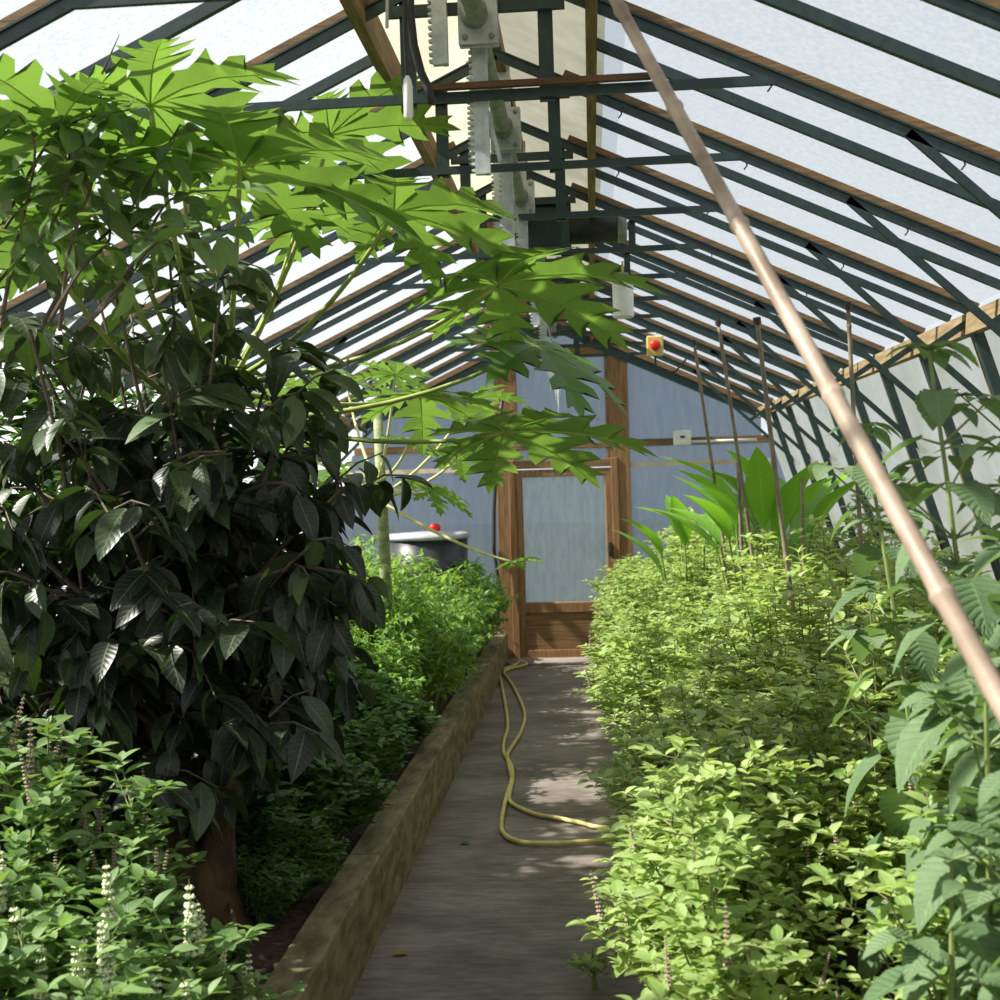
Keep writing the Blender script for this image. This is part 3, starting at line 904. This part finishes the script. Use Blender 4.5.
# ------------------------------------------------------------------ papaya
def papaya_leaf_mb(R=1.0, nl=9, droop=.35, seed=0):
    """Palmate blade in the XY plane, petiole joint at the origin, middle lobe along +Y. Material 1 is the ribs."""
    r = np.random.default_rng(seed)
    mb = MB()
    for k in range(nl):
        a = math.radians(-150 + 300 * k / (nl - 1)) + r.uniform(-.06, .06)
        L = R * (1 - .38 * (abs(k - (nl - 1) / 2) / ((nl - 1) / 2)) ** 1.4) * r.uniform(.92, 1.06)
        dx, dy = math.sin(a), math.cos(a)
        kd = droop * r.uniform(.7, 1.4)
        def W(t, w):
            """Point at rib fraction t, offset w (in lobe lengths) to the right of the rib."""
            x = dx * t * L + dy * w * L
            y = dy * t * L - dx * w * L
            rr = math.hypot(x, y) / R
            return (x, y, -kd * R * rr ** 2.2 + .22 * abs(w) * L - .05 * R * (rr < .25) * 0)
        # rib parameter and margin for one half of the lobe
        q = lambda v: v * r.uniform(.85, 1.15)
        marg = [(0, 0, 0), (.1, .1, .05), (.22, .2, .11), (.32, .3, .15), (.38, .38, .13),
                (.44, .5, q(.23)), (.5, .62, q(.3)), (.54, .56, .17), (.57, .57, .1),
                (.62, .69, q(.19)), (.68, .8, q(.24)), (.71, .73, .12), (.74, .745, .075),
                (.79, .85, q(.11)), (.84, .94, q(.14)), (.87, .88, .06), (.93, .94, .035), (1, 1, 0)]
        for s in (-1, 1):
            v = []
            for tr_, tm, w in marg:
                v += [W(tr_, 0), W(tm, s * w)]
            f = []
            for i in range(len(marg) - 1):
                q = (2 * i, 2 * i + 1, 2 * i + 3, 2 * i + 2)
                f.append(q if s < 0 else q[::-1])
            mb.add(v, f, float(np.clip(.5 + r.uniform(-.25, .25), 0, 1)))
        mb.tube([np.array(W(t, 0)) + np.array([0, 0, -.004]) for t in (0, .25, .5, .75, .97)], [.009 * R, .0065 * R, .0048 * R, .0034 * R, .001], 5, mi=1, cap=False)
    return mb


PL = [papaya_leaf_mb(1, 7, .3, s).build('leaf', [M['papaya'], M['rib']], None, smooth=True) for s in range(3)]
PLm = [o.data for o in PL]
for o in PL:
    bpy.data.objects.remove(o)


def orient(fwd, nr):
    y = Vector(fwd).normalized(); z = Vector(nr); z = (z - y * z.dot(y)).normalized(); x = y.cross(z)
    return Matrix((x, y, z)).transposed()


def papaya(name, base, trunk_pts, trunk_r, crown, leaves, label, pmat):
    """leaves: (position, forward direction of middle lobe, upper-face normal, radius)."""
    B = Vector(base)
    root = tag(empty(name, base), label, 'papaya')
    MB().tube([Vector(p) - B for p in trunk_pts], trunk_r, 14).build('trunk', M['papaya_trunk'], root, smooth=True)
    for i, (p, fwd, nr, R) in enumerate(leaves):
        p = Vector(p)
        o = bpy.data.objects.new('leaf', PLm[i % 3]); COL.objects.link(o)
        o.parent = root
        Mx = orient(fwd, nr)
        o.matrix_local = Matrix.Translation(p - B) @ Mx.to_4x4() @ Matrix.Scale(R, 4)
        c = Vector(crown) + Vector((ru(-.03, .03), ru(-.03, .03), ru(-.12, .08)))
        m_ = (c + p) / 2 + Vector((0, 0, -.02 - .1 * (p - c).length)) + Vector((p.x - c.x, p.y - c.y, 0)) * .12
        pts = bez(c, m_, p, 9)
        pet = MB().tube([tuple((Mx.transposed() @ (Vector(q) - p)) / R) for q in pts], [v / R for v in np.linspace(.012, .007, 9)], 8).build('petiole', pmat, o, smooth=True)
    return root


cr1 = at(215, 395, 4.75)
LV = []
def L1(px, py, Y, fwd, nr, R):
    LV.append((at(px, py, Y), fwd, nr, R))
L1(240, 168, 3.75, (.8, -.45, .1), (.05, .22, .95), .62)
L1(150, 105, 3.5, (.9, -.2, .35), (-.3, .25, .9), .46)
L1(394, 212, 4.1, (.75, -.4, .05), (.1, .25, .95), .52)
L1(330, 135, 4.4, (.8, .3, .25), (-.15, .35, .9), .46)
L1(497, 285, 4.3, (.95, -.15, .22), (-.2, .25, .93), .56)
L1(505, 432, 4.4, (.97, .05, .06), (-.05, .3, .93), .52)
L1(535, 345, 4.7, (.4, -.6, -.35), (.35, -.25, .85), .46)
L1(300, 215, 4.8, (.3, .6, .1), (.1, .3, .9), .45)
L1(60, 125, 3.3, (-.6, -.3, .1), (-.2, .3, .9), .42)
L1(110, 165, 3.7, (-.3, -.7, -.1), (.0, .3, .9), .45)
L1(20, 210, 3.5, (-.8, .1, -.1), (-.2, .3, .9), .42)
L1(180, 150, 4.1, (-.2, .7, .1), (0, .35, .9), .46)
L1(70, 190, 4.0, (.5, -.6, -.1), (0, .3, .9), .42)
L1(420, 395, 5.2, (.5, .5, -.1), (.2, .3, .9), .46)
papaya('papaya_tree', (cr1.x, 4.75, SOIL), [(cr1.x - .02, 4.75, SOIL - .05), (cr1.x + .02, 4.77, 1.1), (cr1.x, 4.75, cr1.z + .06)], [.06, .052, .04],
       tuple(cr1), LV, 'tall papaya spreading jagged leaves from behind the dark tree', M['petiole'])

LV = []
cr2 = at(378, 430, 8.0)
for px, py, Y, fwd, nr, R in ((310, 395, 7.7, (-.8, -.2, .1), (-.3, .4, .8), .36), (330, 470, 7.4, (-.6, -.5, -.1), (-.2, .2, .9), .34),
                              (430, 490, 7.7, (.7, -.4, -.05), (.2, .4, .85), .34), (460, 455, 8.0, (.9, -.2, .1), (.1, .45, .85), .36),
                              (470, 400, 8.3, (.7, .3, .2), (.0, .4, .9), .36), (395, 375, 7.6, (.2, -.7, .3), (.1, .5, .8), .34),
                              (345, 375, 8.4, (-.4, .5, .3), (-.1, .3, .9), .36), (285, 440, 8.0, (-.9, 0, .0), (-.2, .4, .9), .36),
                              (513, 562, 7.6, (.8, -.5, .35), (-.4, .35, .8), .2), (300, 500, 7.6, (-.6, -.6, -.2), (-.1, .3, .9), .3),
                              (410, 440, 7.3, (.4, -.7, 0), (.1, .3, .9), .3)):
    LV.append((at(px, py, Y), fwd, nr, R))
papaya('papaya_tree', (cr2.x, 8.0, SOIL), [(cr2.x, 8, SOIL - .05), (cr2.x + .02, 8, 1.2), (cr2.x, 8, cr2.z + .12)], [.05, .04, .03], at(378, 490, 8.0), LV,
       'young sunlit papaya with pale trunk towards the end wall', M['petiole_pale'])

# ------------------------------------------------------------------ climbing vine, top of the dark tree
vn = tag(empty('climbing_vine', (-1.85, 3.7, SOIL)), 'climbing vine with glossy oval leaves and tendrils above the tree', 'vine')
VB = Vector((-1.85, 3.7, SOIL))
vs, vl = MB(), MB()
for pts in (((60, 330), (70, 250), (95, 170), (102, 74)), ((0, 330), (15, 250), (35, 150), (5, 100)), ((40, 330), (80, 260), (130, 210), (180, 130)),
            ((80, 330), (120, 290), (160, 240), (230, 230)), ((-30, 330), (0, 280), (60, 210), (70, 120)), ((0, 300), (-10, 260), (30, 200), (120, 160)),
            ((50, 320), (80, 270), (110, 230), (60, 150)), ((90, 320), (130, 270), (170, 200), (230, 190)), ((-30, 300), (10, 210), (60, 130), (130, 110))):
    W_ = [np.array(at(x, y, 3.25 + ru(-.12, .2)) - VB) for x, y in pts]
    sp = [np.array(v) for v in smooth_pts(W_, 6)]
    vs.tube(sp, list(np.linspace(.007, .002, len(sp))), 5, cap=False)
    for i in range(7, len(sp)):
        for q in range(2):
            d = np.array([ru(-1, 1), ru(-1, .3), ru(-.8, .5)])
            add_leaf(vl, 'citrus', sp[i] + nrm(d) * .02, d, (ru(-.7, .7), ru(-.7, .4), 1), ru(.06, .115), ru(0, 1), wscale=1.15)
e = np.array(at(102, 74, 3.2) - VB)
vs.tube([e, e + np.array([.03, 0, .06]), e + np.array([.05, 0, .1])], [.003, .002, .001], 5, cap=False)
root0 = np.array(at(30, 330, 3.5) - VB)
vs.tube(bez((0, .5, -.02), root0 * .5 + np.array([0, .8, 0]), root0, 8), .006, 5, cap=False)
vs.build('stems', M['twig'], vn); vl.build('foliage', M['vine'], vn, smooth=True)


# ------------------------------------------------------------------ bed plants
def scatter(protos, spots, label_fn, cat, group, zscale=(.92, 1.08)):
    used = set()
    for i, (x, y, s) in enumerate(spots):
        k = int(rng.integers(len(protos)))
        if k not in used and protos[k].get('category') is None:
            o = protos[k]; used.add(k)
        else:
            src = protos[k]
            o = copy_tree(src); o.parent = None
        o.location = (x, y, SOIL + .0)
        o.rotation_euler = (0, 0, ru(0, 2 * PI))
        o.scale = (s, s, s * ru(*zscale))
        tag(o, label_fn(i, x, y), cat, group)
    for k, p_ in enumerate(protos):
        if k not in used and p_.get('category') is None:
            for c in list(p_.children):
                bpy.data.objects.remove(c)
            bpy.data.objects.remove(p_)


def rows(xs, y0, y1, step, sc):
    out = []
    for i, x in enumerate(xs):
        y = y0 + (step / 2 if i % 2 else 0)
        while y < y1:
            out.append((x + ru(-.07, .07), y + ru(-.08, .08), sc[i] * ru(.92, 1.08)))
            y += step
    return out


basilA = [bushy('basil_plant', .98, .46, 15, 'basil', .078, M['basil'], M['purple_stem'], 'spike_brown', 3, 1.1) for _ in range(4)]
scatter(basilA, rows([.36], 2.75, 12.0, .4, [.86]) + [(.30, 2.95, .62), (.30, 3.3, .68), (.28, 3.7, .66), (.27, 4.15, .64), (.3, 4.9, .66), (.3, 5.6, .66)], lambda i, x, y: 'yellow-green basil plant in the row spilling over the path edge', 'basil', 'basil plants along the sunny path edge')
basilB = [bushy('basil_plant', 1.15, .42, 14, 'basil', .076, M['basil'], M['purple_stem'], 'spike_brown', 2, 1.1) for _ in range(3)]
scatter(basilB, rows([.82, 1.2], 2.7, 12.0, .45, [.92, 1.0]), lambda i, x, y: 'tall yellow-green basil plant in the middle of the sunny bed', 'basil', 'basil plants mid-bed')
basilC = [bushy('basil_plant', 1.15, .38, 11, 'basil', .072, M['basil'], M['purple_stem'], None, 0, 1.0) for _ in range(2)]
scatter(basilC, rows([1.5], 4.2, 12.0, .55, [1.05]), lambda i, x, y: 'basil plant in the back row against the leaning side wall', 'basil', 'basil plants by the side wall')

bushA = [bushy('bushy_plant', .85, .4, 12, 'lance', .09, M['nettle'], M['stem'], None, 0, 1.0, up=.1, hang=.35) for _ in range(3)]
scatter(bushA, rows([-1.16, -1.55, -1.95], 7.3, 12.1, .48, [.95, 1.1, 1.15]), lambda i, x, y: 'bushy plant with narrow leaves in the far end of the kerbed bed', 'plant', 'bushy plants before the end wall')
bushB = [bushy('low_plant', .42, .32, 9, 'ovate', .075, M['weed'], M['stem'], None, 0, .9, up=.15, hang=.15) for _ in range(3)]
scatter(bushB, rows([-1.2, -1.5, -1.85, -2.2], 4.7, 7.3, .42, [.95, 1.4, 1.9, 2.1]) + [(-1.22, 4.2, .6), (-1.12, 4.5, .6), (-1.7, 3.9, .8), (-1.15, 3.75, .35)], lambda i, x, y: 'low leafy green plant in the kerbed bed beyond the dark tree', 'plant', 'low plants in the shaded bed')

shr = [bushy('leafy_shrub', 1.9, .45, 14, 'ovate', .1, M['weed'], M['stem'], None, 0, 1.3, up=.1, hang=.2)]
scatter(shr, [(-2.02, 4.9, .98), (-2.05, 5.7, 1.0), (-1.9, 6.4, .95), (-2.08, 4.45, 1.15), (-2.2, 5.15, 1.1)], lambda i, x, y: 'tall leafy shrub against the side wall, ' + ('just behind the dark tree', 'between its two neighbours', 'nearest the young papaya', 'at the picture edge behind the flowering plants', 'half hidden between the dark tree and the wall')[i], 'shrub', 'tall shrubs behind the dark tree')

# flowering basil in the near corner
fr = [bushy('flowering_basil', .9, .34, 10, 'ovate', .092, M['front'], M['stem'], 'spike_brown', 7, 1.0) for _ in range(2)]
scatter(fr, [(-1.62, 3.4, 1.1), (-1.4, 3.25, .88), (-1.85, 3.3, 1.2), (-1.5, 3.0, .95), (-1.24, 2.95, .7), (-1.72, 2.8, 1.0), (-1.95, 2.95, 1.0)],
        lambda i, x, y: 'leafy plant with brown-purple flower spikes under the dark tree', 'plant', 'spiked flowering plants below the tree')
fw = [bushy('white_flowering_basil', .5, .26, 8, 'ovate', .07, M['front'], M['stem'], 'spike_white', 8, .8)]
scatter(fw, [(-1.03, 2.62, 1.08), (-1.22, 2.5, 1.2), (-1.18, 2.75, 1.2), (-1.06, 2.92, .85), (-1.42, 2.62, 1.3), (-1.05, 2.4, 1.05), (-1.3, 2.85, 1.15)],
        lambda i, x, y: 'small plant with creamy white flower spikes at the near corner', 'plant', 'white spiked plants at the near corner')

# ginger clumps
def ginger(name, loc, n, h, label, sd):
    r = np.random.default_rng(sd)
    o = tag(empty(name, loc), label, 'plant', 'broad-bladed plants among the basil')
    st = MB()
    for k in range(n):
        a = 2 * PI * k / n + r.uniform(-.3, .3)
        lean = r.uniform(.1, .45)
        b0 = np.array([.08 * math.cos(a), .08 * math.sin(a), 0])
        e0 = b0 + np.array([math.cos(a) * lean * h * .4, math.sin(a) * lean * h * .4, h * r.uniform(.5, .72)])
        st.tube([b0, e0], [.012, .006], 7, cap=False)
        lf = MB()
        d = np.array([math.cos(a) * (.25 + lean), math.sin(a) * (.25 + lean), r.uniform(.7, 1.1)])
        add_leaf(lf, 'blade', (0, 0, 0), d, (-math.cos(a) * .8, -math.sin(a) * .8, .6), r.uniform(.42, .6), r.uniform(.1, 1), wscale=1.15)
        q = lf.build('leaf', M['ginger'], o, smooth=True)
        q.location = tuple(e0)
    st.build('stems', M['stem'], o)
    return o


ginger('ginger_plant', (1.0, 7.4, SOIL), 12, 1.75, 'clump of broad bright green blades behind the pale cane', 1)
ginger('ginger_plant', (1.3, 8.6, SOIL), 12, 1.9, 'tallest clump of broad green blades near the side wall', 2)
ginger('ginger_plant', (.68, 8.9, SOIL), 7, 1.6, 'few broad blades arching towards the door post', 3)


# tall grey-green sage-like plants in the near corner
def sage(loc, h, label, sd, lean=(0, 0)):
    r = np.random.default_rng(sd)
    o = tag(empty('sage_plant', loc), label, 'plant', 'tall heart-leaved plants in the near corner')
    st, lf = MB(), MB()
    bend = np.array([r.uniform(-.06, .06) + lean[0], r.uniform(-.06, .06) + lean[1], 0])
    def P(t): return np.array([0, 0, h * t]) + bend * t * t
    st.tube([P(t) for t in np.linspace(0, 1, 8)], list(np.linspace(.009, .004, 8)), 6, cap=False)
    nn = int(h / .095)
    for i in range(2, nn + 1):
        t = i / nn
        a = (PI / 2) * (i % 2) + r.uniform(-.35, .35)
        for s in (0, PI):
            out = np.array([math.cos(a + s), math.sin(a + s), .35])
            pl_ = .09 * (1.15 - t)
            p = P(t); e = p + out * (pl_ + .015)
            st.tube([p, e], [.003, .002], 4, cap=False)
            sz = (.135 * (1 - t) ** .7 + .075) * r.uniform(.8, 1.15)
            dn = -.25 - 1.1 * (1 - t)
            add_leaf(lf, 'heart', e, np.array([out[0], out[1], dn + r.uniform(-.3, .3)]), (out[0] * .6, out[1] * .6, 1), sz, r.uniform(.05, .8))
            if t < .95 and r.uniform() < .75:   # a side shoot
                L = r.uniform(.08, .2)
                e2 = p + nrm(out + np.array([0, 0, .6])) * L
                st.tube([p, e2], [.003, .002], 4, cap=False)
                for q in range(4):
                    b = r.uniform(0, 6.28)
                    add_leaf(lf, 'heart', e2 - out * .02 * q, (math.cos(b), math.sin(b), r.uniform(-.5, .3)), (0, 0, 1), r.uniform(.055, .095), r.uniform(.4, 1))
    for q in range(6):
        b = q * 1.05
        add_leaf(lf, 'heart', P(1), (math.cos(b), math.sin(b), .5), (0, 0, 1), r.uniform(.03, .055), 1.0)
    st.build('stems', M['stem'], o); lf.build('foliage', M['sage'], o, smooth=True)


sage((.80, 2.62, SOIL), 1.74, 'tall grey-green heart-leaved plant whose top stands highest', 11, (-.06, 0))
sage((.76, 2.95, SOIL), 1.60, 'grey-green heart-leaved plant close behind the tallest, by the pole', 12, (-.08, .05))
sage((.96, 2.8, SOIL), 1.66, 'grey-green heart-leaved plant at the frame edge behind the pole', 13)
sage((.66, 2.2, SOIL), 1.12, 'grey-green plant with big hanging heart leaves beside the pole foot', 14, (-.04, 0))
sage((.56, 2.1, SOIL), .84, 'low grey-green plant with big heart leaves in the near corner', 15)
sage((.76, 2.35, SOIL), 1.34, 'grey-green plant with crowded heart leaves under the bamboo pole', 16)
sage((1.12, 3.3, SOIL), 1.66, 'slender grey-green plant in front of the leaning side wall', 17, (-.1, 0))
sage((.68, 2.0, SOIL), 1.0, 'grey-green plant nearest the camera at the frame corner', 18)
# seedling by the path, litter, twigs
sd = bushy('seedling', .14, .07, 2, 'ovate', .07, M['basil'], M['stem'], None, 0, .3)
q = onfloor(585, 985, 0)
sd.location = (q.x, q.y, 0); tag(sd, 'lone bright seedling growing at the foot of the basil', 'seedling')
for i, (px, py, w) in enumerate(((392, 955, 'lying on the path near the kerb'), (460, 842, 'green and flat, in mid-path left of the hose'))):
    q = onfloor(px, py, .006)
    lf = MB(); add_leaf(lf, 'ovate', (0, 0, 0), (1, .4 - i, .03), (0, 0, 1), .075, .5)
    o = lf.build('fallen_leaf', M['dry'] if i == 0 else M['weed'], loc=tuple(q))
    tag(o, ('dry curled leaf ' if i == 0 else 'small fallen leaf, ') + w, 'leaf')
for i, (a, b, w) in enumerate((((231, 968), (262, 925), 'nearest the kerb'), ((224, 895), (238, 950), 'leaning up among the low plants'))):
    d0 = C2W @ Vector((a[0] - 500, 500 - a[1], -F)); p0 = EYE + d0 * ((.34 - EYE.z) / d0.z)
    d1_ = C2W @ Vector((b[0] - 500, 500 - b[1], -F)); p1 = EYE + d1_ * ((.36 - EYE.z) / d1_.z)
    o = MB().tube(smooth_pts([p0, (p0 + p1) / 2 + Vector((.01, 0, .015)), p1], 4), .007, 6).build('dry_twig', M['twig'], smooth=True)
    tag(o, 'dry grey twig on the soil, ' + w, 'twig')

# ------------------------------------------------------------------ light
wd = bpy.data.worlds.new('sky')
S.world = wd
wd.use_nodes = True
nt = wd.node_tree
bg = nt.nodes['Background']
bg.inputs['Color'].default_value = (.86, .93, 1.0, 1)
bg.inputs['Strength'].default_value = .95
sl = bpy.data.lights.new('sun', 'SUN')
sl.energy = 16.5
sl.angle = math.radians(1.2)
sl.color = (1, .95, .85)
so = bpy.data.objects.new('sun', sl)
COL.objects.link(so)
az, el = math.radians(100), math.radians(45)      # azimuth measured to the left of the house axis
dsun = Vector((-math.sin(az) * math.cos(el), math.cos(az) * math.cos(el), math.sin(el)))
so.rotation_euler = dsun.to_track_quat('Z', 'Y').to_euler()

vs_ = S.view_settings
vs_.view_transform = 'Standard'
vs_.look = 'None'
vs_.gamma = 1
vs_.use_curve_mapping = False
vs_.exposure = 0.0
S.cycles.max_bounces = 10
S.cycles.transparent_max_bounces = 16
S.cycles.transmission_bounces = 6
S.cycles.diffuse_bounces = 4
S.cycles.use_denoising = True
S.cycles.caustics_reflective = False
S.cycles.caustics_refractive = False
